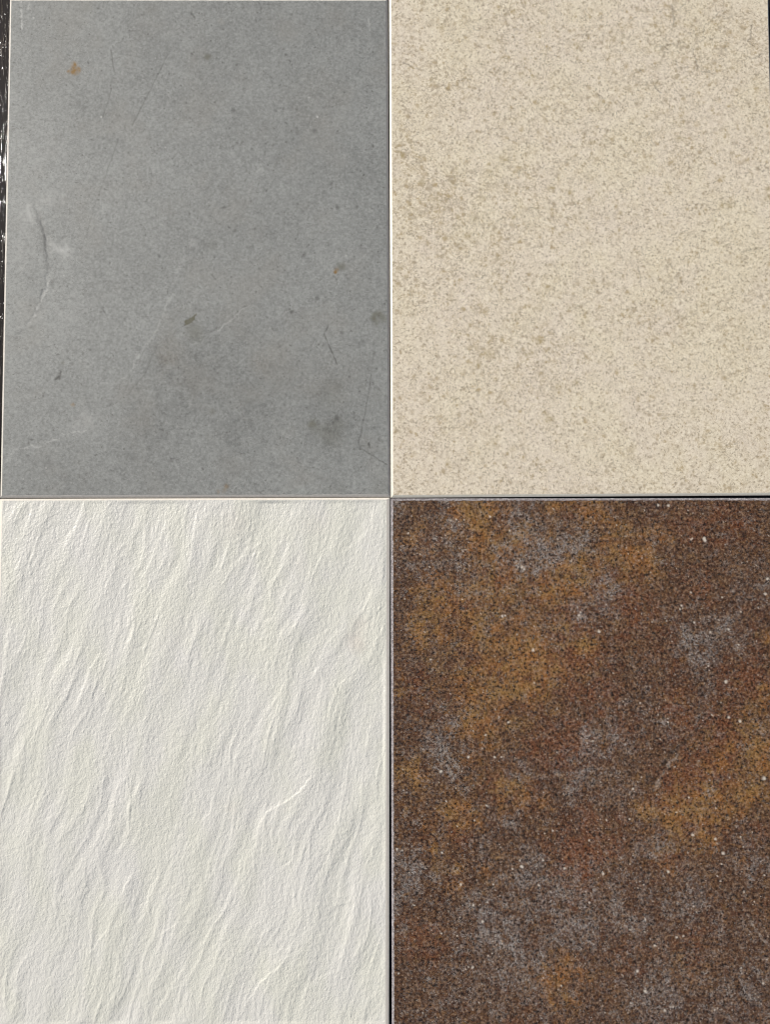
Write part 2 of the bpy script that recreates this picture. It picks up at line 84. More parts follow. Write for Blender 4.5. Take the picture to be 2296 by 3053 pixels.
BROWN_BLUE = [(101.0,14.5,11.51,0.85),(107.7,21.1,9.41,0.8),(92.3,27.3,6.8,0.5),(42.7,26.7,8.89,0.7),(48.2,18.4,6.28,0.7),(33.2,37.6,9.41,0.65),(32.5,32.4,6.28,0.3),(88.7,48.1,10.46,0.85),(101.7,53.3,8.89,1.0),(111.8,49.9,10.46,1.0),(130.6,40.6,11.51,0.85),(123.3,42.9,8.89,0.6),(139.0,32.5,8.89,0.6),(5.5,5.3,8.89,0.7),(45.6,3.8,6.28,0.6),(25.6,59.9,6.8,0.6),(9.0,50.6,7.85,0.5),(53.4,46.2,7.85,0.65),(58.3,53.2,6.28,0.5),(66.2,72.9,8.89,0.6),(50.5,63.6,11.51,0.35),(79.0,97.9,6.8,0.5),(102.4,84.0,13.08,0.45),(115.9,105.2,8.89,0.55),(47.3,170.9,11.51,0.7),(32.5,184.6,11.51,0.75),(36.9,191.8,7.85,0.5),(145.6,88.7,8.89,0.95),(149.7,29.9,8.89,0.9),(144.1,42.9,6.28,0.6),(203.4,36.0,7.85,0.75),(161.5,62.9,8.89,0.85),(166.7,76.6,10.46,0.8),(174.6,84.3,6.28,0.6),(173.1,11.7,6.28,0.4),(230.9,109.1,11.51,1.0),(235.3,123.7,7.85,0.9),(226.1,102.4,6.28,0.6),(238.8,115.3,7.32,0.7),(258.6,107.1,13.08,0.7),(254.7,94.7,10.46,0.4),(249.4,99.9,6.28,0.4),(288.2,67.6,9.41,0.6),(276.1,61.2,7.85,0.3),(240.1,152.9,7.85,0.65),(243.0,161.3,6.28,0.5),(206.8,171.0,7.85,0.7),(288.4,180.2,6.8,0.8),(160.5,186.5,11.51,0.6),(173.1,189.3,11.51,0.5),(150.1,179.1,10.46,0.4),(215.9,180.2,6.8,0.5),(204.7,146.0,5.23,0.2),(40.1,206.5,10.46,0.7),(49.6,212.1,8.89,0.5),(44.6,196.8,7.85,0.5),(99.4,213.1,7.85,0.75),(95.9,202.0,6.28,0.5),(142.7,217.7,8.89,0.6),(134.1,224.8,11.51,0.4),(85.2,245.0,13.08,0.45),(92.9,252.5,7.85,0.5),(16.3,283.4,11.51,0.85),(5.0,294.4,8.89,0.85),(28.8,282.6,7.85,0.6),(8.4,275.1,6.28,0.6),(5.7,305.2,6.8,0.5),(111.0,275.9,7.85,0.95),(106.6,285.2,6.28,0.7),(100.7,287.2,8.89,0.7),(68.9,268.6,6.28,0.7),(67.2,266.3,4.18,0.5),(75.0,314.7,20.92,0.5),(94.8,315.2,13.08,0.5),(59.2,310.2,10.46,0.4),(72.0,332.2,11.51,0.7),(89.0,337.6,13.08,0.5),(105.7,351.3,10.46,0.75),(99.6,355.1,6.28,0.5),(135.7,328.5,13.08,0.6),(130.7,295.2,10.46,0.45),(123.0,305.2,11.51,0.5),(88.9,358.5,11.51,0.5),(41.0,379.8,15.69,0.3),(203.5,262.1,8.89,0.75),(192.8,273.2,10.46,0.65),(151.5,208.3,11.51,0.4),(277.2,282.5,10.46,0.65),(274.0,275.2,7.85,0.4),(150.3,301.0,20.92,0.6),(168.8,305.3,10.46,0.4),(225.4,291.8,13.08,0.4),(229.7,310.3,11.51,0.6),(219.7,312.8,8.89,0.4),(187.4,324.0,15.69,0.55),(143.3,332.9,11.51,0.7),(205.3,365.0,11.51,0.6),(195.8,367.5,6.28,0.4),(209.8,383.3,15.69,0.6),(261.1,378.7,15.69,0.55),(243.6,222.3,7.85,0.55),(167.5,222.3,15.69,0.3),(180.2,232.4,11.51,0.4),(261.6,260.2,10.46,0.4),(249.9,330.2,10.46,0.3),(269.5,365.0,10.46,0.4),(185.4,384.8,15.69,0.3),(112.0,374.9,13.08,0.3),(79.1,374.9,10.46,0.35),(48.8,350.1,10.46,0.2),(24.5,79.1,6.28,0.3),(263.4,50.8,13.08,0.25),(189.0,158.8,15.69,0.3),(147.3,196.9,15.69,0.4),(229.8,179.2,6.28,0.4)]
BROWN_FLECKS = [(101.7,53.5,1.57),(103.2,55.1,1.05),(46.9,17.4,1.05),(50.8,16.3,1.05),(47.4,22.3,0.78),(39.5,30.4,0.78),(20.8,42.8,0.78),(22.8,43.6,0.78),(3.3,48.5,0.78),(60.7,52.2,1.05),(76.8,14.3,1.31),(86.0,91.0,1.31),(88.4,90.7,1.05),(69.5,88.9,0.78),(109.6,117.2,1.83),(115.7,72.2,0.78),(120.6,52.5,0.78),(92.3,25.2,1.05),(55.3,78.3,0.78),(13.5,27.2,0.78),(30.5,124.4,1.05),(90.2,172.2,1.31),(72.4,181.6,1.05),(44.7,164.3,0.78),(110.1,141.8,0.78),(127.2,161.8,1.05),(59.2,198.4,1.31),(79.0,198.6,1.57),(84.4,198.4,1.05),(38.1,209.5,1.83),(9.1,208.0,0.78),(41.8,231.8,1.05),(50.4,250.5,1.05),(63.5,246.2,0.78),(73.0,235.1,1.05),(4.0,267.8,1.31),(8.4,268.6,1.05),(38.5,270.4,1.05),(77.2,294.0,1.05),(52.7,294.2,1.31),(99.2,280.7,1.83),(92.1,282.4,1.05),(97.8,276.2,0.78),(115.6,276.2,1.05),(112.1,294.7,1.05),(17.2,309.4,1.05),(38.0,330.9,1.05),(49.7,332.2,1.05),(9.7,333.1,0.78),(73.2,347.1,1.05),(76.3,345.1,0.78),(58.2,355.3,1.05),(61.2,355.5,1.31),(55.9,357.0,0.78),(49.4,341.1,0.78),(69.3,321.4,1.31),(62.3,309.7,1.31),(130.5,275.2,0.78),(131.9,282.2,1.31),(5.1,360.0,1.05),(128.3,369.4,1.05),(65.6,381.6,0.78),(74.2,381.6,0.78),(123.0,253.8,1.05),(117.1,256.1,0.78),(145.3,90.5,1.57),(146.4,87.9,1.05),(160.4,103.1,1.57),(231.8,73.0,1.31),(243.0,31.6,1.83),(243.7,33.1,1.31),(233.6,31.6,1.05),(232.6,32.1,0.78),(175.1,21.1,0.78),(215.9,5.8,1.57),(207.6,5.5,1.31),(234.0,96.0,1.31),(246.3,103.5,1.31),(260.3,101.2,1.31),(267.8,113.2,1.05),(244.2,129.4,1.31),(257.4,141.4,1.83),(267.8,171.3,1.57),(258.9,168.5,1.57),(246.5,166.7,1.05),(212.2,172.3,1.05),(205.1,166.4,1.05),(154.6,186.2,0.78),(206.3,185.0,0.78),(191.3,157.5,1.05),(150.0,188.0,1.05),(170.8,134.5,0.78),(255.8,76.9,0.78),(269.9,87.8,1.05),(224.6,83.1,1.57),(223.3,85.7,1.05),(289.3,74.1,1.57),(291.4,62.7,1.57),(188.6,217.2,0.78),(191.7,213.7,1.05),(184.7,222.5,1.57),(173.5,213.9,0.78),(160.1,217.2,0.78),(182.0,245.5,1.05),(164.1,245.8,1.05),(174.1,242.7,0.78),(229.9,257.1,1.83),(217.9,240.2,1.05),(247.0,260.2,1.31),(252.6,271.0,1.57),(266.2,258.9,1.05),(275.2,255.1,0.78),(268.3,266.0,0.78),(251.4,279.0,1.05),(161.2,286.2,1.31),(191.7,294.3,1.05),(186.4,292.5,0.78),(187.3,296.8,0.78),(210.7,284.7,1.31),(248.0,287.8,1.05),(250.2,291.5,1.05),(283.7,287.3,1.05),(267.9,299.6,1.05),(199.6,339.7,1.31),(216.0,333.2,1.31),(221.4,332.2,1.05),(229.4,310.3,1.05),(192.6,320.0,1.05),(186.1,358.3,1.57),(191.7,373.2,1.83),(280.9,367.3,1.31),(180.7,382.1,1.05),(212.5,384.8,1.05),(206.2,387.3,1.31),(243.9,387.1,1.05),(264.6,356.6,1.05),(284.0,350.2,0.78),(275.6,307.3,0.78),(150.5,307.7,1.31),(150.8,260.9,1.05),(285.1,214.7,2.35),(217.0,205.8,0.78),(227.4,228.9,1.05),(218.2,226.9,0.78)]
BROWN_CREASE = [(238.2,171.5),(233.2,178.7),(223.2,187.6),(215.4,194.4),(210.2,200.5),(204.1,209.6),(197.0,221.0)]
BROWN_SCUFF = [(270.5,316.5),(274.2,324.0),(278.4,331.5),(282.8,336.5),(286.8,339.0)]
WHITE_RIDGES = [([(242.5,213.5),(237.4,221.1),(231.0,227.4),(223.4,232.4),(215.7,236.2),(209.3,239.5),(206.3,245.0),(205.1,248.8)],1.6,0.3),([(228.7,340.2),(225.5,347.7),(217.9,356.3),(211.6,361.3),(205.3,367.5),(199.1,376.2),(195.3,381.1)],1.6,0.28),([(212.9,330.2),(213.5,342.7),(211.5,350.1)],1.5,0.16),([(247.1,130.7),(245.3,134.5),(243.3,138.4)],2.2,0.26),([(249.7,133.8),(253.1,133.3)],1.8,0.15),([(258.8,142.2),(261.4,147.4),(264.5,143.5),(266.0,148.6)],2.2,0.24),([(266.1,161.4),(264.6,169.1),(262.8,174.1)],1.6,0.2),([(65.5,2.2),(63.8,11.3),(59.4,21.7),(54.3,29.5),(50.6,39.9)],4.5,0.38),([(25.2,2.1),(24.1,11.2),(19.2,26.8)],3.0,0.26),([(22.1,39.9),(26.3,55.4),(23.9,64.5)],2.0,-0.18),([(78.0,122.6),(71.7,132.9),(66.8,148.3),(61.9,161.0)],4.0,0.34),([(89.7,50.4),(84.8,66.0),(77.3,81.4)],3,0.16),([(20.2,194.1),(15.4,209.3),(9.3,227.0)],4.0,0.3),([(7.9,104.5),(6.4,130.2),(4.7,145.6)],3.5,0.2),([(113.0,215.8),(108.0,225.9),(102.6,239.8)],4.0,0.35),([(90.0,224.6),(82.7,244.8)],4.0,-0.2),([(140.0,323.9),(132.5,328.9),(127.4,332.7)],1.8,0.22),([(89.2,327.6),(84.2,332.6),(79.2,341.3),(74.3,346.3)],2.0,0.2),([(107.6,285.1),(103.9,291.4),(100.2,300.2)],1.8,0.26),([(71.8,282.6),(74.7,297.6),(68.5,310.1)],3.0,-0.22),([(289.5,71.6),(284.4,81.9),(279.2,89.7)],3.0,0.26),([(298.6,82.0),(292.2,91.0),(283.1,97.4)],1.5,-0.14),([(299.9,94.9),(294.8,105.1),(287.1,123.1)],3.0,0.25),([(269.0,110.2),(274.1,99.9),(279.2,93.5)],3.5,-0.2),([(262.5,120.5),(268.9,107.6)],2.0,-0.18),([(250.5,43.1),(245.4,53.4),(242.8,61.2)],2,0.22),([(260.9,36.6),(250.5,40.5)],2.5,0.14),([(286.8,25.0),(276.4,35.3),(266.1,41.8)],3.5,0.2),([(290.1,265.3),(288.8,274.0)],2.0,0.24),([(286.2,262.7),(292.6,267.8)],2.5,0.15),([(231.2,260.2),(228.8,275.2),(221.2,282.7)],2.0,0.2),([(244.2,290.3),(249.3,282.8),(256.9,270.2)],2.5,-0.18),([(168.2,222.2),(165.8,239.9),(158.2,248.7)],2.0,0.18),([(185.6,295.2),(173.1,320.2),(160.6,342.6)],5,0.22),([(150.5,350.1),(135.6,374.9),(125.7,392.2)],4.5,0.3),([(95.0,372.4),(90.1,384.8)],3,0.2),([(277.4,305.3),(272.4,320.3),(268.6,330.3)],3.0,0.24),([(257.1,317.8),(264.7,310.3),(272.3,307.8)],2.5,-0.2),([(224.9,94.7),(214.7,112.7),(207.1,130.6)],4,0.18),([(182.8,19.5),(177.8,40.3),(172.8,61.0)],4,0.16),([(168.6,148.5),(161.1,168.9)],3,0.16),([(222.7,140.9),(218.9,148.6),(210.0,163.9)],2,0.2),([(135.8,3.7),(125.7,29.7),(115.7,53.1)],4,0.18),([(261.7,209.7),(251.5,235.0),(246.5,247.6)],2,0.12),([(48.0,305.1),(43.3,325.1),(23.7,359.9)],4,0.15),([(237.1,374.9),(247.2,365.0),(257.3,360.1)],2.5,0.14)]
WHITE_PINK = [(280.5,97.4,5.75,0.5),(276.7,110.2,7.32,0.7),(279.3,115.4,5.23,0.4),(182.4,236.1,5.23,0.25),(182.8,19.5,10.46,0.3),(246.5,19.7,10.46,0.2),(232.4,50.8,7.85,0.15),(134.5,102.2,13.08,0.1)]
WHITE_LILAC = [(160.3,94.5,7.85,0.4),(188.7,90.7,6.28,0.45),(231.4,92.1,6.28,0.4),(143.9,125.4,6.28,0.4),(199.1,97.2,7.85,0.2),(256.1,121.7,7.85,0.25),(228.6,255.1,13.08,0.35),(221.2,285.3,18.3,0.25),(241.0,181.7,13.08,0.3),(257.1,327.8,15.69,0.3),(287.5,255.2,15.69,0.25),(58.3,34.8,20.92,0.25),(33.3,81.3,20.92,0.2),(95.1,219.6,15.69,0.3),(39.2,247.3,18.3,0.2),(70.4,272.5,31.38,0.2),(121.7,285.1,31.38,0.15),(135.3,347.6,23.54,0.2),(282.5,310.3,20.92,0.25),(32.0,19.1,15.69,0.2)]
WHITE_FLECK = (52.1,103.0)

TILE_W, TILE_H = 303.0, 400.0

# ------------------------------------------------------------------ noise on numpy grids
def perlin(x, y, seed):
    rng = np.random.RandomState(seed)
    ang = rng.rand(256, 256).astype(np.float32) * 2 * np.pi
    gx, gy = np.cos(ang), np.sin(ang)
    xi = np.floor(x).astype(np.int32); yi = np.floor(y).astype(np.int32)
    fx = (x - xi).astype(np.float32); fy = (y - yi).astype(np.float32)
    u = fx * fx * fx * (fx * (fx * 6 - 15) + 10); v = fy * fy * fy * (fy * (fy * 6 - 15) + 10)
    def g(dx, dy):
        a = (xi + dx) & 255; b = (yi + dy) & 255
        return gx[a, b] * (fx - dx) + gy[a, b] * (fy - dy)
    n0 = g(0, 0) * (1 - u) + g(1, 0) * u
    n1 = g(0, 1) * (1 - u) + g(1, 1) * u
    return (n0 * (1 - v) + n1 * v) * 1.5

def fbm(x, y, wave, octaves, seed, gain=0.5):
    out = np.zeros_like(x, dtype=np.float32); amp = 1.0; tot = 0.0
    for i in range(octaves):
        out += amp * perlin(x / wave + 13.7 * i, y / wave + 7.3 * i, seed + i)
        tot += amp; amp *= gain; wave *= 0.5
    return out / tot

def smooth(a, b, x):
    t = np.clip((x - a) / (b - a), 0, 1)
    return t * t * (3 - 2 * t)

def put_blobs(mask, X, Y, blobs, power=1.0, warp=None):
    """soft round marks; warp = (dx, dy) fields that give them ragged outlines"""
    x0, y0 = X[0, 0], Y[0, 0]
    dx = X[0, 1] - X[0, 0]; dy = Y[1, 0] - Y[0, 0]
    for bx, by, r, s in blobs:
        m = 2.6 * r + 6
        i0 = max(int((bx - m - x0) / dx), 0); i1 = min(int((bx + m - x0) / dx) + 2, X.shape[1])
        j0 = max(int((by - m - y0) / dy), 0); j1 = min(int((by + m - y0) / dy) + 2, X.shape[0])
        if i1 <= i0 or j1 <= j0: continue
        w = (slice(j0, j1), slice(i0, i1))
        ux, uy = X[w] - bx, Y[w] - by
        if warp is not None: ux = ux + warp[0][w]; uy = uy + warp[1][w]
        d2 = (ux * ux + uy * uy) / (r * r)
        mask[w] = 1 - (1 - mask[w]) * (1 - s * np.exp(-d2 ** power))

def put_scarp(h, X, Y, pts, width, height, seed, ragged=1.5):
    """a small cliff: low on the upper left side of the line, high on the other, dying out away from it"""
    x0, y0 = X[0, 0], Y[0, 0]
    dx = X[0, 1] - X[0, 0]; dy = Y[1, 0] - Y[0, 0]
    px = [p[0] for p in pts]; py = [p[1] for p in pts]
    m = 34.0
    i0 = max(int((min(px) - m - x0) / dx), 0); i1 = min(int((max(px) + m - x0) / dx) + 2, X.shape[1])
    j0 = max(int((min(py) - m - y0) / dy), 0); j1 = min(int((max(py) + m - y0) / dy) + 2, X.shape[0])
    if i1 <= i0 or j1 <= j0: return
    xs = X[j0:j1, i0:i1]; ys = Y[j0:j1, i0:i1]
    wx = xs + ragged * fbm(xs, ys, 7.0, 4, 1200 + seed, 0.65); wy = ys + ragged * fbm(xs, ys, 7.0, 4, 1300 + seed, 0.65)
    seg = [math.hypot(b[0] - a[0], b[1] - a[1]) for a, b in zip(pts[:-1], pts[1:])]
    L = sum(seg); run = 0.0
    best = np.full(xs.shape, 1e9, dtype=np.float32); sgn = np.zeros_like(best); along = np.zeros_like(best)
    for (ax, ay), (bx, by), sl in zip(pts[:-1], pts[1:], seg):
        ex, ey = bx - ax, by - ay
        tu = ((wx - ax) * ex + (wy - ay) * ey) / (sl * sl + 1e-9)
        t = np.clip(tu, 0, 1)
        d = np.hypot(wx - ax - t * ex, wy - ay - t * ey)
        side = np.sign(ex * (wy - ay) - ey * (wx - ax)) * (-1.0 if (ey > 0) else 1.0)
        pick = d < best
        best = np.where(pick, d, best); sgn = np.where(pick, side, sgn)
        along = np.where(pick, (run + np.clip(tu, -2, 3) * sl) / L, along)
        run += sl
    d = best * sgn
    end = smooth(-0.30, 0.25, along) * (1 - smooth(0.75, 1.30, along))
    k = smooth(-width, width, d) * np.exp(-np.maximum(d, 0) / 7.0) - 0.25 * np.exp(-(np.maximum(-d, 0) / 5.0)) * (d < 0)
    k = np.where(d < 0, smooth(-width, width, d), k)
    h[j0:j1, i0:i1] += height * end * k

def put_line(mask, X, Y, pts, width, strength, seed=0, rag=1.0, broken=0.6):
    x0, y0 = X[0, 0], Y[0, 0]
    dx = X[0, 1] - X[0, 0]; dy = Y[1, 0] - Y[0, 0]
    px = [p[0] for p in pts]; py = [p[1] for p in pts]
    m = width * 3 + 1.5
    i0 = max(int((min(px) - m - x0) / dx), 0); i1 = min(int((max(px) + m - x0) / dx) + 2, X.shape[1])
    j0 = max(int((min(py) - m - y0) / dy), 0); j1 = min(int((max(py) + m - y0) / dy) + 2, X.shape[0])
    if i1 <= i0 or j1 <= j0: return
    xs = X[j0:j1, i0:i1]; ys = Y[j0:j1, i0:i1]
    wx = xs + rag * fbm(xs, ys, 4.5, 3, 900 + seed, 0.7); wy = ys + rag * fbm(xs, ys, 4.5, 3, 930 + seed, 0.7)
    best = np.full(xs.shape, 1e9, dtype=np.float32)
    for (ax, ay), (bx, by) in zip(pts[:-1], pts[1:]):
        ex, ey = bx - ax, by - ay
        t = np.clip(((wx - ax) * ex + (wy - ay) * ey) / (ex * ex + ey * ey + 1e-9), 0, 1)
        best = np.minimum(best, np.hypot(wx - ax - t * ex, wy - ay - t * ey))
    k = strength * np.exp(-(best / width) ** 2)
    k = k * np.clip(0.85 + broken * 1.6 * fbm(xs, ys, 5.0, 3, 970 + seed, 0.7), 0.05, 1.2)
    mask[j0:j1, i0:i1] = 1 - (1 - mask[j0:j1, i0:i1]) * (1 - np.clip(k, 0, 1))

# ------------------------------------------------------------------ node helpers
class Nodes:
    def __init__(self, name):
        self.mat = bpy.data.materials.new(name)
        self.mat.use_nodes = True
        self.t = self.mat.node_tree
        self.t.nodes.clear()
        self.bsdf = self.t.nodes.new("ShaderNodeBsdfPrincipled")
        o = self.t.nodes.new("ShaderNodeOutputMaterial")
        self.t.links.new(self.bsdf.outputs[0], o.inputs[0])
        self.pos = self.t.nodes.new("ShaderNodeTexCoord").outputs['Object']
    def set(self, sock, v):
        if isinstance(v, bpy.types.NodeSocket): self.t.links.new(v, sock)
        elif isinstance(v, (tuple, list)) and len(v) == 3 and sock.type == 'RGBA': sock.default_value = (*v, 1)
        else: sock.default_value = v
    def inp(self, name, v): self.set(self.bsdf.inputs[name], v)
    def math(self, op, a, b=0.0, clamp=False):
        n = self.t.nodes.new("ShaderNodeMath"); n.operation = op; n.use_clamp = clamp
        self.set(n.inputs[0], a); self.set(n.inputs[1], b); return n.outputs[0]
    def mix(self, f, a, b, mode='MIX'):
        n = self.t.nodes.new("ShaderNodeMix"); n.data_type = 'RGBA'; n.blend_type = mode
        self.set(n.inputs[0], f); self.set(n.inputs[6], a); self.set(n.inputs[7], b); return n.outputs[2]
    def attr(self, name):
        n = self.t.nodes.new("ShaderNodeAttribute"); n.attribute_name = name; return n.outputs['Fac']
    def stretch(self, sx, sy, sz=1.0, rot=0.0):
        n = self.t.nodes.new("ShaderNodeMapping"); n.vector_type = 'POINT'
        n.inputs['Scale'].default_value = (sx, sy, sz); n.inputs['Rotation'].default_value = (0, 0, rot)
        self.t.links.new(self.pos, n.inputs[0]); return n.outputs[0]
    def noise(self, wave_mm, detail=2.0, rough=0.55, vec=None, dist=0.0):
        n = self.t.nodes.new("ShaderNodeTexNoise")
        n.inputs['Scale'].default_value = 1000.0 / wave_mm
        n.inputs['Detail'].default_value = detail; n.inputs['Roughness'].default_value = rough
        n.inputs['Distortion'].default_value = dist
        self.t.links.new(vec or self.pos, n.inputs['Vector']); return n.outputs[0]
    def cells(self, wave_mm, out='Distance', vec=None, rand=1.0):
        n = self.t.nodes.new("ShaderNodeTexVoronoi")
        n.inputs['Scale'].default_value = 1000.0 / wave_mm; n.inputs['Randomness'].default_value = rand
        self.t.links.new(vec or self.pos, n.inputs['Vector']); return n.outputs[out]
    def rng(self, v, a, b, c=0.0, d=1.0, smooth=True):
        n = self.t.nodes.new("ShaderNodeMapRange"); n.interpolation_type = 'SMOOTHSTEP' if smooth else 'LINEAR'
        self.set(n.inputs[0], v)
        for i, q in enumerate((a, b, c, d)): n.inputs[1 + i].default_value = q
        return n.outputs[0]
    def sepx(self, col):
        n = self.t.nodes.new("ShaderNodeSeparateColor"); self.t.links.new(col, n.inputs[0]); return n.outputs
    def bump(self, h, dist_mm, strength=1.0):
        n = self.t.nodes.new("ShaderNodeBump"); n.inputs['Strength'].default_value = strength
        n.inputs['Distance'].default_value = dist_mm * MM
        self.set(n.inputs['Height'], h); self.t.links.new(n.outputs[0], self.bsdf.inputs['Normal'])
    def flecks(self, cell_mm, radius, keep):
        """small round specks: a share 'keep' of the cells carries one"""
        n = self.t.nodes.new("ShaderNodeTexVoronoi"); n.inputs['Scale'].default_value = 1000.0 / cell_mm
        w = self.noise(cell_mm * 0.5, 1.0)
        wv = self.t.nodes.new("ShaderNodeVectorMath"); wv.operation = 'MULTIPLY_ADD'
        wn = self.t.nodes.new("ShaderNodeCombineXYZ"); self.t.links.new(w, wn.inputs[0]); self.t.links.new(w, wn.inputs[1])
        self.t.links.new(wn.outputs[0], wv.inputs[0]); wv.inputs[1].default_value = (cell_mm * MM * .25,) * 3
        self.t.links.new(self.pos, wv.inputs[2]); self.t.links.new(wv.outputs[0], n.inputs['Vector'])
        c = self.sepx(n.outputs['Color'])
        size = self.rng(c[1], 0, 1, radius * 0.45, radius, False)
        d = self.math('SUBTRACT', size, n.outputs['Distance'])
        inside = self.rng(d, -0.04, 0.08)
        on = self.math('LESS_THAN', c[0], keep)
        return self.math('MULTIPLY', inside, on), c[2]

# ------------------------------------------------------------------ materials
def mat_grey():
    m = Nodes("grey_stone_glaze")
    fine = m.noise(2.0, 2.5, 0.66); mid = m.noise(6.0, 3.0, 0.6); big = m.noise(70, 3.0, 0.5)
    v = m.math('ADD', m.rng(fine, 0.3, 0.7, -0.062, 0.062, False), m.rng(mid, 0.3, 0.7, -0.016, 0.016, False))
    v = m.math('ADD', v, m.rng(big, 0.3, 0.7, -0.012, 0.012, False))
    v = m.math('ADD', v, m.attr('tone'))
    v = m.math('ADD', v, 0.268)
    k = m.t.nodes.new("ShaderNodeCombineColor")
    m.set(k.inputs[0], m.math('MULTIPLY', v, 1.0)); m.set(k.inputs[1], m.math('MULTIPLY', v, 1.03)); m.set(k.inputs[2], m.math('MULTIPLY', v, 0.995))
    c = k.outputs[0]
    warm = m.rng(m.noise(38, 3, 0.55, m.stretch(1, 1, 1, 0.4)), 0.48, 0.72)
    c = m.mix(m.math('MULTIPLY', warm, 0.28), c, (0.275, 0.262, 0.235))
    # little dark pores, thinly strewn
    sp, q = m.flecks(4.6, 0.20, 0.34)
    c = m.mix(m.math('MULTIPLY', sp, 0.6), c, (0.10, 0.098, 0.092))
    hair = m.rng(m.noise(3.4, 3, 0.55, None, 1.6), 0.585, 0.70)
    c = m.mix(m.math('MULTIPLY', hair, 0.55), c, (0.15, 0.148, 0.14))
    pale = m.rng(m.noise(2.6, 2, 0.5, m.stretch(1, 1.2), 1.0), 0.62, 0.74)
    c = m.mix(m.math('MULTIPLY', pale, 0.4), c, (0.40, 0.40, 0.385))
    grain = m.rng(fine, 0.2, 0.7, 0.7, 1.1, False)
    c = m.mix(m.math('MULTIPLY', m.attr('olive'), grain, True), c, (0.115, 0.110, 0.070))
    c = m.mix(m.math('MULTIPLY', m.attr('rust'), grain, True), c, (0.235, 0.132, 0.028))
    c = m.mix(m.attr('dark'), c, (0.062, 0.060, 0.055))
    c = m.mix(m.attr('light'), c, (0.56, 0.56, 0.54))
    m.inp('Base Color', c)
    m.inp('Roughness', m.rng(mid, 0.3, 0.7, 0.44, 0.54, False)); m.inp('Specular IOR Level', 0.5)
    m.bump(fine, 0.035, 0.6)
    return m.mat

def mat_beige():
    m = Nodes("beige_limestone_glaze")
    fine = m.noise(2.1, 2.0, 0.6); mid = m.noise(6.0, 3.0, 0.6); big = m.noise(75, 2.5, 0.5); big2 = m.noise(26, 3.0, 0.5, m.stretch(1, .8, 1, .5))
    c = m.mix(m.rng(big, 0.38, 0.62), (0.785, 0.698, 0.570), (0.795, 0.714, 0.555))
    c = m.mix(m.math('MULTIPLY', m.rng(big2, 0.45, 0.65), 0.5), c, (0.77, 0.68, 0.575))
    c = m.mix(m.rng(fine, 0.50, 0.72, 0, 0.85), c, (0.90, 0.82, 0.67))
    c = m.mix(m.rng(fine, 0.46, 0.27, 0, 0.9), c, (0.39, 0.325, 0.24))
    c = m.mix(m.math('MULTIPLY', m.rng(mid, 0.52, 0.7), 0.30), c, (0.47, 0.40, 0.29))
    dens = m.attr('dens')
    for cell, r, keep, amt, col in ((3.2, 0.30, 0.30, 0.7, (0.36, 0.30, 0.22)), (5.2, 0.30, 0.22, 0.7, (0.36, 0.295, 0.20)),
                                    (8.5, 0.27, 0.32, 0.85, (0.34, 0.265, 0.155))):
        sp, q = m.flecks(cell, r, keep)
        c = m.mix(m.math('MULTIPLY', m.math('MULTIPLY', sp, amt), dens), c, col)
    tan = m.mix(m.rng(m.noise(9, 3), 0.38, 0.62), (0.415, 0.342, 0.245), (0.455, 0.352, 0.200))
    c = m.mix(m.math('MULTIPLY', m.attr('fleck'), 0.85), c, tan)
    thread = m.noise(7.0, 4, 0.62, None, 0.8)
    net = m.rng(m.math('ABSOLUTE', m.math('SUBTRACT', thread, 0.5)), 0.028, 0.004)
    c = m.mix(m.math('MULTIPLY', net, m.rng(m.attr('dens'), 0.0, 0.9, 0.20, 0.70)), c, tan)
    net2 = m.rng(m.math('ABSOLUTE', m.math('SUBTRACT', m.noise(4.4, 3, 0.6, m.stretch(1, 1, 1, .9), 0.5), 0.5)), 0.04, 0.006)
    c = m.mix(m.math('MULTIPLY', net2, 0.26), c, tan)
    hair = m.rng(m.noise(4.0, 2, 0.55, None, 2.0), 0.61, 0.72)
    c = m.mix(m.math('MULTIPLY', hair, 0.6), c, (0.28, 0.235, 0.165))
    sp, q = m.flecks(2.8, 0.25, 0.22)
    c = m.mix(m.math('MULTIPLY', sp, 0.6), c, (0.92, 0.86, 0.72))
    grain = m.rng(fine, 0.25, 0.7, 1.15, 0.55, False)
    c = m.mix(m.math('MULTIPLY', m.attr('ochre'), grain, True), c, (0.40, 0.315, 0.165))
    c = m.mix(m.attr('dark'), c, (0.13, 0.108, 0.078))
    m.inp('Base Color', c); m.inp('Roughness', 0.46); m.inp('Specular IOR Level', 0.5)
    m.bump(m.math('ADD', m.math('MULTIPLY', fine, .6), m.math('MULTIPLY', mid, .4)), 0.16, 0.7)
    return m.mat

def mat_white():
    m = Nodes("white_slate_glaze")
    big = m.noise(48, 3, 0.5, m.stretch(1.6, 0.8, 1, -0.4))
    c = m.mix(m.rng(big, 0.36, 0.64), (0.748, 0.743, 0.668), (0.755, 0.744, 0.700))
    c = m.mix(m.attr('lilac'), c, (0.77, 0.75, 0.745))
    c = m.mix(m.attr('pink'), c, (0.66, 0.585, 0.53))
    c = m.mix(m.attr('dark'), c, (0.12, 0.11, 0.10))
    m.inp('Base Color', c); m.inp('Roughness', 0.45); m.inp('Specular IOR Level', 0.5)
    g = m.math('ADD', m.noise(1.9, 2, 0.6, m.stretch(1.3, 0.75, 1, -0.25)), m.math('MULTIPLY', m.noise(1.2, 1, 0.5), 0.6))
    m.bump(g, 0.34, 1.0)
    return m.mat

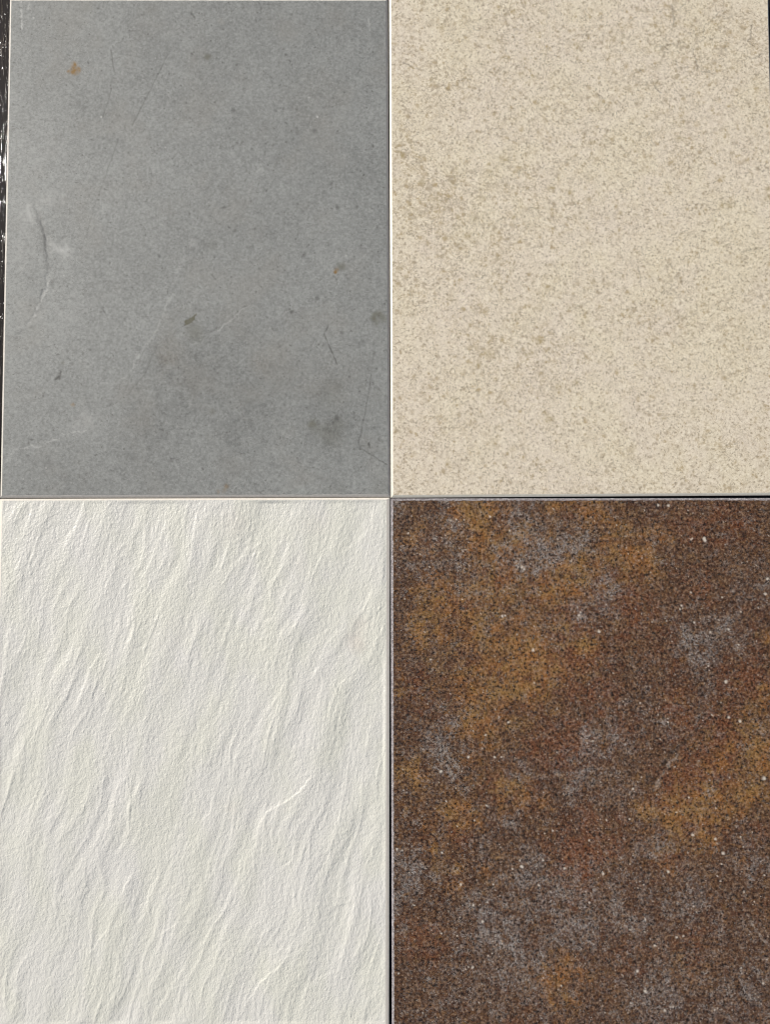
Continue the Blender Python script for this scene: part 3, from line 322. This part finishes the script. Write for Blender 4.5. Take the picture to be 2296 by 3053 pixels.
def mat_brown():
    m = Nodes("rusty_brown_glaze")
    fine = m.noise(2.15, 2.5, 0.7); mid = m.noise(4.5, 3, 0.62); cloud = m.noise(26, 4, 0.6)
    c = m.mix(m.rng(cloud, 0.35, 0.65), (0.068, 0.031, 0.017), (0.092, 0.047, 0.025))
    def crumbly(name, n):                       # each colour breaks up into crumbs at its margin
        v = m.math('ADD', m.attr(name), m.math('MULTIPLY', m.math('SUBTRACT', n, 0.5), 2.2))
        return m.rng(v, 0.05, 1.0, 0, 1, False)
    c = m.mix(m.math('MULTIPLY', crumbly('rust', m.noise(3.6, 4, 0.75)), 0.85, True), c, (0.145, 0.048, 0.018))
    c = m.mix(m.math('MULTIPLY', crumbly('ochre', m.noise(2.9, 4, 0.75, m.stretch(1, 1, 1, 0.7))), 0.9, True), c, m.mix(m.rng(m.noise(14, 4, 0.65), 0.36, 0.64), (0.265, 0.108, 0.024), (0.265, 0.145, 0.042)))
    grit = m.rng(m.noise(2.3, 4, 0.72, m.stretch(1, 1, 1, 2.1), 0.8), 0.40, 0.62, 0.12, 1.15, False)
    c = m.mix(m.math('MULTIPLY', m.math('MULTIPLY', crumbly('blue', m.noise(2.5, 4, 0.75, m.stretch(1, 1, 1, 1.4))), 0.95), grit, True), c, (0.225, 0.212, 0.206))
    # salt and pepper grain
    c = m.mix(m.rng(fine, 0.50, 0.33, 0, 1.0), c, (0.012, 0.008, 0.007))
    c2 = m.mix(0.40, m.mix(0.5, c, (2.2, 2.2, 2.2), 'MULTIPLY'), (0.36, 0.26, 0.17))
    c = m.mix(m.rng(fine, 0.51, 0.68, 0, 1.0), c, c2)
    bk, q = m.flecks(3.4, 0.26, 0.30)
    c = m.mix(m.math('MULTIPLY', bk, 0.72), c, (0.013, 0.009, 0.008))
    lace = m.rng(m.noise(2.9, 3, 0.65, m.stretch(1, 1.1), 1.6), 0.53, 0.66)
    c = m.mix(m.math('MULTIPLY', lace, m.math('ADD', 0.16, m.math('MULTIPLY', m.attr('blue'), 0.9)), True), c, (0.37, 0.345, 0.325))
    scat = m.rng(m.noise(30, 2, 0.5), 0.35, 0.65, 0.4, 1.0)
    sp, q = m.flecks(3.0, 0.17, 0.30)
    c = m.mix(m.math('MULTIPLY', m.math('MULTIPLY', sp, 0.75), scat), c, m.mix(q, (0.52, 0.42, 0.32), (0.62, 0.60, 0.57)))
    sp, q = m.flecks(3.4, 0.22, 0.24)
    c = m.mix(m.math('MULTIPLY', sp, 0.5), c, m.mix(q, (0.33, 0.22, 0.12), (0.40, 0.39, 0.38)))
    c = m.mix(m.attr('dark'), c, (0.022, 0.017, 0.014))
    c = m.mix(m.attr('light'), c, (0.68, 0.62, 0.54))
    m.inp('Base Color', c); m.inp('Roughness', m.rng(fine, .3, .7, 0.70, 0.55, False)); m.inp('Specular IOR Level', 0.28)
    m.bump(m.math('ADD', m.math('MULTIPLY', fine, .5), m.math('MULTIPLY', mid, .5)), 0.22, 0.7)
    return m.mat

def mat_edge(name, low, high, rough=0.5, mottled=0.0, face=None):
    """ground edge: the clay body shows, streaked along the cut"""
    m = Nodes(name)
    n = m.noise(2.2, 3, 0.6); s = m.noise(0.8, 2, 0.6)
    c = m.mix(m.rng(n, 0.3, 0.7), low, high)
    if mottled:
        c = m.mix(m.rng(s, 0.50, 0.30, 0, mottled), c, (0.13, 0.11, 0.12))
        c = m.mix(m.rng(s, 0.62, 0.75, 0, mottled), c, (0.80, 0.76, 0.76))
        a = m.math('ADD', m.attr('across'), m.rng(m.noise(2.4, 4, 0.7), 0.25, 0.75, -0.42, 0.42, False))
        c = m.mix(m.rng(a, 0.86, 0.98), c, (0.085, 0.055, 0.040))
    elif face:
        a = m.math('ADD', m.attr('across'), m.rng(m.noise(5, 3, 0.6), 0.25, 0.75, -0.12, 0.12, False))
        c = m.mix(m.rng(a, 0.84, 1.0), c, face)
    m.inp('Base Color', c); m.inp('Roughness', rough); m.inp('Specular IOR Level', 0.4)
    m.bump(s, 0.05, 0.6)
    return m.mat

def mat_body(name, col):
    m = Nodes(name)
    c = m.mix(m.rng(m.noise(3, 3), 0.3, 0.7), tuple(0.85 * q for q in col), col)
    m.inp('Base Color', c); m.inp('Roughness', 0.85)
    m.bump(m.noise(1.0, 2), 0.1, 0.6)
    return m.mat

def mat_black_wood():
    m = Nodes("black_varnished_wood")
    grain = m.noise(2.2, 2, 0.6, m.stretch(1, 0.05, 1, 0.03), 0.25)
    knot = m.noise(9, 3, 0.55, m.stretch(1, 0.12, 1, 0.03), 0.8)
    c = m.mix(m.rng(knot, 0.35, 0.65), (0.005, 0.004, 0.004), (0.014, 0.012, 0.011))
    m.inp('Base Color', c)
    m.inp('Roughness', 0.13); m.inp('Specular IOR Level', 0.6)
    # mostly flat varnish; narrow pores and raised streaks catch the light
    h = m.math('ADD', m.rng(grain, 0.54, 0.62), m.math('MULTIPLY', m.rng(m.noise(1.3, 2, 0.6, m.stretch(1, 0.12, 1, -0.04)), 0.58, 0.66), 0.8))
    h = m.math('ADD', h, m.math('MULTIPLY', knot, 0.15))
    m.bump(h, 0.14, 1.0)
    return m.mat

# ------------------------------------------------------------------ tile geometry
def mesh_from_grid(name, P, smooth_shade=True, attrs=None):
    """P: (rows, cols, 3) in metres, rows run from the top edge down"""
    rows, cols = P.shape[:2]
    me = bpy.data.meshes.new(name)
    me.vertices.add(rows * cols)
    me.vertices.foreach_set("co", np.ascontiguousarray(P, dtype=np.float32).ravel())
    idx = np.arange(rows * cols, dtype=np.int32).reshape(rows, cols)
    q = np.stack([idx[:-1, :-1], idx[1:, :-1], idx[1:, 1:], idx[:-1, 1:]], -1).reshape(-1, 4)
    me.loops.add(q.size); me.polygons.add(len(q))
    me.loops.foreach_set("vertex_index", q.ravel())
    me.polygons.foreach_set("loop_start", np.arange(0, q.size, 4, dtype=np.int32))
    me.polygons.foreach_set("use_smooth", np.full(len(q), smooth_shade, dtype=bool))
    me.update(calc_edges=True)
    for k, v in (attrs or {}).items():
        a = me.attributes.new(k, 'FLOAT', 'POINT')
        a.data.foreach_set("value", np.ascontiguousarray(v, dtype=np.float32).ravel())
    return me

def link(name, me, mat, parent):
    o = bpy.data.objects.new(name, me)
    me.materials.append(mat)
    COL.objects.link(o)
    if parent: o.parent = parent
    return o

class Tile:
    def __init__(self, name, label, corners, bevels, group, drop=1.7):
        self.drop = drop                                            # how far the edges are ground down, mm
        self.c = [np.array(q, dtype=np.float64) for q in corners]   # TL TR BR BL, mm
        self.mid = sum(self.c) / 4
        self.bl, self.bt, self.br, self.bb = bevels                 # left, top, right, bottom width mm
        e = bpy.data.objects.new(name, None)
        e.empty_display_size = 0.05
        e.location = (self.mid[0] * MM, self.mid[1] * MM, 0)
        COL.objects.link(e)
        e['label'] = label; e['category'] = 'tile'; e['group'] = group
        self.root = e
    def at(self, x, y, z):
        """tile millimetres (from the top left corner) to metres relative to the tile's centre"""
        s = np.asarray(x) / TILE_W; t = np.asarray(y) / TILE_H
        s, t = np.broadcast_arrays(s, t)
        out = np.empty(s.shape + (3,), dtype=np.float64)
        for k in (0, 1):
            out[..., k] = (self.c[0][k] * (1 - s) * (1 - t) + self.c[1][k] * s * (1 - t)
                           + self.c[2][k] * s * t + self.c[3][k] * (1 - s) * t - self.mid[k]) * MM
        out[..., 2] = np.asarray(z) * MM
        return out
    def grid(self, step):
        nx = int(round((TILE_W - self.bl - self.br) / step)) + 1
        ny = int(round((TILE_H - self.bt - self.bb) / step)) + 1
        x = np.linspace(self.bl, TILE_W - self.br, nx, dtype=np.float32)
        y = np.linspace(self.bt, TILE_H - self.bb, ny, dtype=np.float32)
        X, Y = np.meshgrid(x, y)
        edge = np.minimum(np.minimum(X - self.bl, TILE_W - self.br - X), np.minimum(Y - self.bt, TILE_H - self.bb - Y))
        return X, Y, edge
    def face(self, X, Y, h, attrs, mat):
        return link("glazed_face", mesh_from_grid("glazed_face", self.at(X, Y, TILE_T + h), True, attrs), mat, self.root)
    def edges(self, mat, seed, wobble=0.0, step=1.0):
        W, H = TILE_W, TILE_H
        inner = [(self.bl, self.bt), (W - self.br, self.bt), (W - self.br, H - self.bb), (self.bl, H - self.bb)]
        outer = [(0, 0), (W, 0), (W, H), (0, H)]
        prof = [0.0, 0.25, 0.55, 0.85, 1.0]
        rise = [0.0, 0.34, 0.66, 0.93, 1.0]                          # slightly eased arris
        for k in range(4):
            i, j = k, (k + 1) % 4
            n = int((W if k % 2 == 0 else H) / step)
            t = np.linspace(0, 1, n + 1)
            rng = fbm(t.astype(np.float32) * (W if k % 2 == 0 else H), np.full(n + 1, 3.3 + k, dtype=np.float32), 9.0, 4, seed + 10 * k)
            jag = fbm(t.astype(np.float32) * (W if k % 2 == 0 else H), np.full(n + 1, 8.3 + k, dtype=np.float32), 2.4, 2, seed + 10 * k + 5)
            fade = np.minimum(np.minimum(t, 1 - t) * 40, 1)
            rows = []
            for a, r in zip(prof, rise):
                wob = wobble * fade * (rng * 1.6 + jag) * math.sin(math.pi * a)
                px = [(outer[m][0] * (1 - a) + inner[m][0] * a, outer[m][1] * (1 - a) + inner[m][1] * a) for m in (i, j)]
                x = px[0][0] * (1 - t) + px[1][0] * t; y = px[0][1] * (1 - t) + px[1][1] * t
                rows.append(self.at(x, y, TILE_T - self.drop * (1 - r) + wob))
            P = np.stack(rows[::-1])
            A = np.repeat(np.array(prof[::-1])[:, None], n + 1, 1)
            # rows run inner to outer so that the faces look outwards
            link("bevelled_edge", mesh_from_grid("bevelled_edge", P[::-1][:, ::-1] if False else P[:, ::-1], True, {'across': A}), mat, self.root)
    def body(self, mat):
        W, H = TILE_W, TILE_H
        z1 = TILE_T - self.drop
        pts = [self.at(*q, z) for z in (0.0, z1) for q in ((0, 0), (W, 0), (W, H), (0, H))]
        me = bpy.data.meshes.new("tile_body")
        me.from_pydata([tuple(p) for p in pts], [],
                       [(0, 1, 2, 3), (0, 4, 5, 1), (1, 5, 6, 2), (2, 6, 7, 3), (3, 7, 4, 0)])
        me.update()
        link("tile_body", me, mat, self.root)

GROUP = "four sample tiles laid edge to edge"

# ------------------------------------------------------------------ the black surface underneath
def build_table():
    # sawn slab with eased edges, 1.1 x 1.4 m, 30 mm thick
    import bmesh
    bm = bmesh.new()
    bmesh.ops.create_cube(bm, size=1.0)
    bmesh.ops.scale(bm, vec=(1.10, 1.40, 0.030), verts=bm.verts)
    bmesh.ops.translate(bm, vec=(0, 0, -0.015), verts=bm.verts)
    bmesh.ops.bevel(bm, geom=list(bm.edges), offset=0.004, segments=3, affect='EDGES', profile=0.5)
    me = bpy.data.meshes.new("table_top"); bm.to_mesh(me); bm.free()
    o = link("table_top", me, mat_black_wood(), None)
    o['kind'] = 'structure'
    o['label'] = "glossy black painted wooden surface with streaky grain under the four tiles"
    return o
build_table()

# ------------------------------------------------------------------ grey tile
def build_grey():
    T = Tile("grey_tile", "smooth grey stone-look tile with an orange rust spot and fine cracks", [(-300.08, 410.6), (2.42, 410.6), (4.26, 11.46), (-299.44, 10.73)], (2.0, 2.9, 1.9, 2.4), GROUP)
    X, Y, edge = T.grid(0.52)
    wp = (1.6 * fbm(X, Y, 5.0, 3, 11), 1.6 * fbm(X, Y, 5.0, 3, 21))
    wx, wy = X + wp[0], Y + wp[1]
    dark = np.zeros_like(X); light = np.zeros_like(X); rust = np.zeros_like(X); olive = np.zeros_like(X); tone = np.zeros_like(X)
    for n, (p, w, s) in enumerate(GREY_DARK): put_line(dark, X, Y, p, max(w, 0.52), s * 0.85, n, 0.9, 0.7)
    # stray dark fibres and pores of the print
    rng = np.random.RandomState(41)
    for n in range(900):
        x, y = rng.rand() * TILE_W, rng.rand() * TILE_H
        a = rng.rand() * math.pi; l = 0.5 + 1.6 * rng.rand() ** 2
        put_line(dark, X, Y, [(x, y), (x + l * math.cos(a), y + l * math.sin(a))], 0.42 + 0.25 * rng.rand(), 0.18 + 0.5 * rng.rand() ** 2.2, n % 20, 1.6, 0.6)
    sp = np.zeros_like(X); put_blobs(sp, X, Y, [(x, y, r * 0.95, s) for x, y, r, s in GREY_SPOTS], 1.5, (wp[0] * .5, wp[1] * .5))
    dark = 1 - (1 - dark) * (1 - 0.85 * sp)
    for n, (p, w, s) in enumerate(GREY_LIGHT): put_line(light, X, Y, p, max(w * 0.85, 0.55), s * 0.75, 40 + n, 2.4, 1.2)
    lb = np.zeros_like(X); put_blobs(lb, X, Y, GREY_LIGHTBLOB, 1.0, (wp[0] * 2, wp[1] * 2))
    lb *= np.clip(0.75 + 1.9 * fbm(X - 0.4 * Y, Y / 2.0, 6.0, 4, 33, 0.65), 0, 1.8)
    light = 1 - (1 - light) * (1 - np.clip(1.25 * lb, 0, 1))
    ws = np.zeros_like(X); put_blobs(ws, X, Y, [(x, y, max(r, 0.5), s) for x, y, r, s in GREY_WHITE], 1.5)
    light = np.maximum(light, ws)
    put_blobs(rust, X, Y, [(x, y, r, s if r < 4 else s * 0.4) for x, y, r, s in GREY_RUST], 1.4, wp); rust *= np.clip(1.0 + 0.9 * fbm(X, Y, 3.0, 3, 25), 0.2, 1.25); put_blobs(olive, X, Y, GREY_OLIVE, 1.3, wp)
    # the leaf-shaped olive scar
    lx = np.array([p[0] for p in GREY_LEAF]); ly = np.array([p[1] for p in GREY_LEAF])
    inside = np.zeros(X.shape, bool); jj = len(lx) - 1
    for ii in range(len(lx)):
        cond = (ly[ii] > wy) != (ly[jj] > wy)
        inside ^= cond & (wx < (lx[jj] - lx[ii]) * (wy - ly[ii]) / (ly[jj] - ly[ii] + 1e-9) + lx[ii]); jj = ii
    olive = np.maximum(olive, inside * 0.92)
    db = np.zeros_like(X); put_blobs(db, X, Y, GREY_DARKBLOB, 1.0, wp)
    db *= np.clip(0.8 + 1.0 * fbm(X, Y, 9.0, 4, 43), 0, 1.7)
    tone = -0.36 * db + 0.022 * fbm(X, Y, 120.0, 3, 63) + 0.020 * fbm(X, Y, 30.0, 4, 66, 0.6)
    h = 0.035 * fbm(X, Y, 22.0, 3, 77) - 0.05 * dark
    step = np.zeros_like(X); put_scarp(step, X, Y, GREY_STEP, 0.9, -0.16, 31, 4.5)
    h += step * np.clip(0.75 + 1.6 * fbm(X, Y, 9.0, 3, 35), 0.1, 1.5)
    h *= smooth(0, 2.0, edge)
    T.face(X, Y, h, dict(dark=dark, light=light, rust=rust, olive=olive, tone=tone), mat_grey())
    T.edges(mat_edge("grey_tile_ground_edge", (0.61, 0.58, 0.54), (0.69, 0.66, 0.615), 0.42, 0, (0.34, 0.335, 0.315)), 500, 0.03)
    T.body(mat_body("grey_tile_clay", (0.40, 0.38, 0.35)))

# ------------------------------------------------------------------ beige tile
def build_beige():
    T = Tile("beige_tile", "speckled cream beige limestone-look tile with hairline cracks", [(3.28, 411.75), (306.5, 411.6), (306.95, 13.08), (4.62, 11.12)], (1.9, 1.9, 1.2, 2.1), GROUP, 1.1)
    X, Y, edge = T.grid(0.60)
    wp = (1.3 * fbm(X, Y, 4.0, 3, 111), 1.3 * fbm(X, Y, 4.0, 3, 121))
    dark = np.zeros_like(X); ochre = np.zeros_like(X)
    for n, (p, w, s) in enumerate(BEIGE_DARK): put_line(dark, X, Y, p, 0.5, min(s, 0.75) * 0.8, 80 + n, 2.2, 1.0)
    put_blobs(ochre, X, Y, [(x, y, r, s if r < 3.2 else 0.4 * s) for x, y, r, s in BEIGE_OCHRE], 1.3, wp)
    ochre *= np.clip(1.05 + 0.8 * fbm(X, Y, 3.0, 3, 131), 0.1, 1.5)
    dens = np.zeros_like(X); put_blobs(dens, X, Y, BEIGE_DENSE)
    dens = np.clip(0.30 + 0.75 * dens + 0.6 * fbm(X, Y, 28.0, 4, 135, 0.6), 0, 1.3)
    # tan flecks of mixed size, thicker where the print is dense
    fleck = np.zeros_like(X); rng = np.random.RandomState(77)
    fw = (1.5 * fbm(X, Y, 2.6, 2, 151), 1.5 * fbm(X, Y, 2.6, 2, 161))
    spots = []
    while len(spots) < 8500:
        fx, fy = rng.rand() * TILE_W, rng.rand() * TILE_H
        i = min(max(int((fx - X[0, 0]) / 0.60), 0), X.shape[1] - 1); j = min(max(int((fy - Y[0, 0]) / 0.60), 0), X.shape[0] - 1)
        if rng.rand() > 0.18 + 0.75 * dens[j, i]: continue
        r = min(0.46 * math.exp(0.50 * rng.randn() + 0.40 * dens[j, i]), 1.9)
        spots.append((fx, fy, r, 0.55 + 0.5 * rng.rand()))
    put_blobs(fleck, X, Y, spots, 1.8, fw)
    h = 0.05 * fbm(X, Y, 6.0, 4, 141) - 0.10 * dark
    h *= smooth(0, 2.0, edge)
    T.face(X, Y, h, dict(dark=dark, ochre=ochre, dens=dens, fleck=fleck), mat_beige())
    T.edges(mat_edge("beige_tile_ground_edge", (0.72, 0.69, 0.60), (0.80, 0.77, 0.68), 0.45, 0, (0.60, 0.53, 0.42)), 600, 0.03)
    T.body(mat_body("beige_tile_clay", (0.50, 0.46, 0.40)))

# ------------------------------------------------------------------ white tile with real slate relief
def build_white():
    T = Tile("white_tile", "white slate-relief tile with rippled diagonal ridges", [(-299.35, 10.22), (3.8, 11.1), (2.95, -388.9), (-300.0, -389.0)], (2.4, 1.5, 2.7, 2.0), GROUP, 0.85)
    X, Y, edge = T.grid(0.50)
    a1 = math.radians(74); a2 = math.radians(65)
    bend = 9.0 * fbm(X, Y, 70.0, 2, 201)
    C = X * math.sin(a1) + Y * math.cos(a1) + bend; A = X * math.cos(a1) - Y * math.sin(a1)
    C2 = X * math.sin(a2) + Y * math.cos(a2) + bend; A2 = X * math.cos(a2) - Y * math.sin(a2)
    h = 0.80 * fbm(C, A / 4.0, 46.0, 2, 205)
    h += 0.48 * fbm(C2, A2 / 4.5, 20.0, 2, 211)
    r = 1 - np.abs(fbm(C, A / 5.5, 19.0, 3, 221)) * 2.4
    patch = smooth(-0.35, 0.25, fbm(X, Y, 60.0, 2, 231))
    h += 0.38 * np.clip(r, 0, 1) ** 1.9 * patch
    r3 = 1 - np.abs(fbm(C + 40, A / 5.0, 11.0, 3, 291)) * 2.4
    h += 0.14 * np.clip(r3, 0, 1) ** 2.2 * smooth(-0.45, 0.25, fbm(X + 90, Y, 50.0, 2, 296))
    r2 = 1 - np.abs(fbm(C2, A2 / 3.6, 7.0, 2, 241)) * 2.4
    h += 0.085 * np.clip(r2, 0, 1) ** 2 * smooth(-0.2, 0.3, fbm(X, Y, 40.0, 2, 246))
    fine_w = 0.75 + 0.5 * fbm(X, Y, 45.0, 2, 251)
    h += fine_w * 0.120 * fbm(C, A / 1.5, 5.0, 2, 261)
    h += fine_w * 0.125 * fbm(X, Y / 1.45, 2.7, 1, 271)
    h += 0.060 * fbm(C2, A2 / 1.2, 1.8, 1, 281)
    for n, (p, w, s) in enumerate(WHITE_RIDGES): put_scarp(h, X, Y, p, max(0.40 * w, 0.7), 1.25 * s, n)
    lower = 0.35
    h = (h - h.max() * lower) * smooth(0, 3.0, edge)
    lilac = np.zeros_like(X); pink = np.zeros_like(X); dark = np.zeros_like(X)
    put_blobs(lilac, X, Y, WHITE_LILAC); put_blobs(pink, X, Y, WHITE_PINK)
    put_blobs(dark, X, Y, [(WHITE_FLECK[0], WHITE_FLECK[1], 0.55, 0.8)])
    T.face(X, Y, h, dict(lilac=lilac * .8, pink=pink * .6, dark=dark), mat_white())
    T.edges(mat_edge("white_tile_ground_edge", (0.80, 0.745, 0.66), (0.86, 0.81, 0.73), 0.45, 0, (0.74, 0.72, 0.66)), 700, 0.05)
    T.body(mat_body("white_tile_clay", (0.52, 0.48, 0.42)))

# ------------------------------------------------------------------ brown tile
def build_brown():
    T = Tile("brown_tile", "rusty brown metal-look tile with ochre and grey blotches", [(4.35, 10.66), (307.3, 10.95), (308.2, -388.9), (5.17, -389.0)], (2.0, 2.0, 2.0, 2.0), GROUP)
    X, Y, edge = T.grid(0.60)
    wp = (9.0 * fbm(X, Y, 16.0, 4, 311, 0.6), 9.0 * fbm(X, Y, 16.0, 4, 321, 0.6))
    ochre = np.zeros_like(X); rust = np.zeros_like(X); blue = np.zeros_like(X); dark = np.zeros_like(X); light = np.zeros_like(X)
    wide = lambda L, k, g: [(x, y, r * k, s * g) for x, y, r, s in L]
    put_blobs(ochre, X, Y, wide(BROWN_OCHRE, 1.35, 0.72), 0.8, wp); put_blobs(rust, X, Y, wide(BROWN_RUST, 1.3, 0.8), 0.8, wp); put_blobs(blue, X, Y, wide(BROWN_BLUE, 1.2, 0.7), 0.8, wp)
    br = fbm(X, Y, 8.0, 5, 331, 0.65)
    ochre = ochre * np.clip(0.95 + 1.1 * br, 0.0, 1.5) + 0.25 * np.clip(fbm(X, Y, 60.0, 4, 336, 0.6) + 0.1, 0, 1); rust *= np.clip(0.9 - 1.1 * br, 0.0, 1.4)
    blue *= np.clip(0.78 + 1.3 * fbm(X, Y, 8.0, 5, 341, 0.7), 0.0, 1.3)
    rag = fbm(X, Y, 13.0, 6, 391, 0.78)
    ochre = 1.0 * smooth(0.02, 1.05, ochre + 0.95 * rag); rust = smooth(0.05, 0.85, rust - 0.8 * rag)
    blue = smooth(-0.05, 1.15, blue + 0.05 + 0.12 * smooth(200, 400, Y) + 1.0 * fbm(X, Y, 11.0, 6, 396, 0.78))
    blue = np.maximum(blue, 0.40 * smooth(0.10, 0.55, fbm(X, Y, 20.0, 5, 351, 0.7)))
    fp = (0.8 * fbm(X, Y, 2.2, 2, 361), 0.8 * fbm(X, Y, 2.2, 2, 371))
    put_blobs(light, X, Y, [(x, y, max(r * 0.66, 0.42), 0.95) for x, y, r in BROWN_FLECKS], 1.8, fp)
    rng = np.random.RandomState(58)
    chips = []
    while len(chips) < 2200:
        x, y = rng.rand() * TILE_W, rng.rand() * TILE_H
        i = min(max(int((x - X[0, 0]) / 0.60), 0), X.shape[1] - 1); j = min(max(int((y - Y[0, 0]) / 0.60), 0), X.shape[0] - 1)
        if rng.rand() > 0.15 + 0.85 * blue[j, i]: continue
        chips.append((x, y, 0.28 + 0.26 * rng.rand() ** 2, 0.25 + 0.55 * rng.rand()))
    put_blobs(light, X, Y, chips, 1.5, fp)
    put_line(dark, X, Y, BROWN_CREASE, 0.8, 0.62, 190, 2.2, 1.5)
    put_line(dark, X, Y, BROWN_CREASE[1:-1], 2.0, 0.22, 191, 3.0, 1.6)
    put_line(light, X, Y, [(x + 3.5, y + 2.5) for x, y in BROWN_CREASE[3:]], 0.9, 0.22, 191, 3.0, 1.8)
    put_line(light, X, Y, BROWN_SCUFF, 0.6, 0.30, 192, 3.5, 2.2)
    h = 0.10 * fbm(X, Y, 4.0, 3, 381) - 0.12 * dark + 0.10 * light
    h *= smooth(0, 2.0, edge)
    T.face(X, Y, h, dict(dark=dark, light=light, rust=rust, ochre=ochre, blue=blue), mat_brown())
    T.edges(mat_edge("brown_tile_ground_edge", (0.20, 0.183, 0.19), (0.40, 0.375, 0.385), 0.55, 1.0), 800, 0.34, 0.7)
    T.body(mat_body("brown_tile_clay", (0.12, 0.09, 0.08)))

build_grey()
build_beige()
build_white()
build_brown()
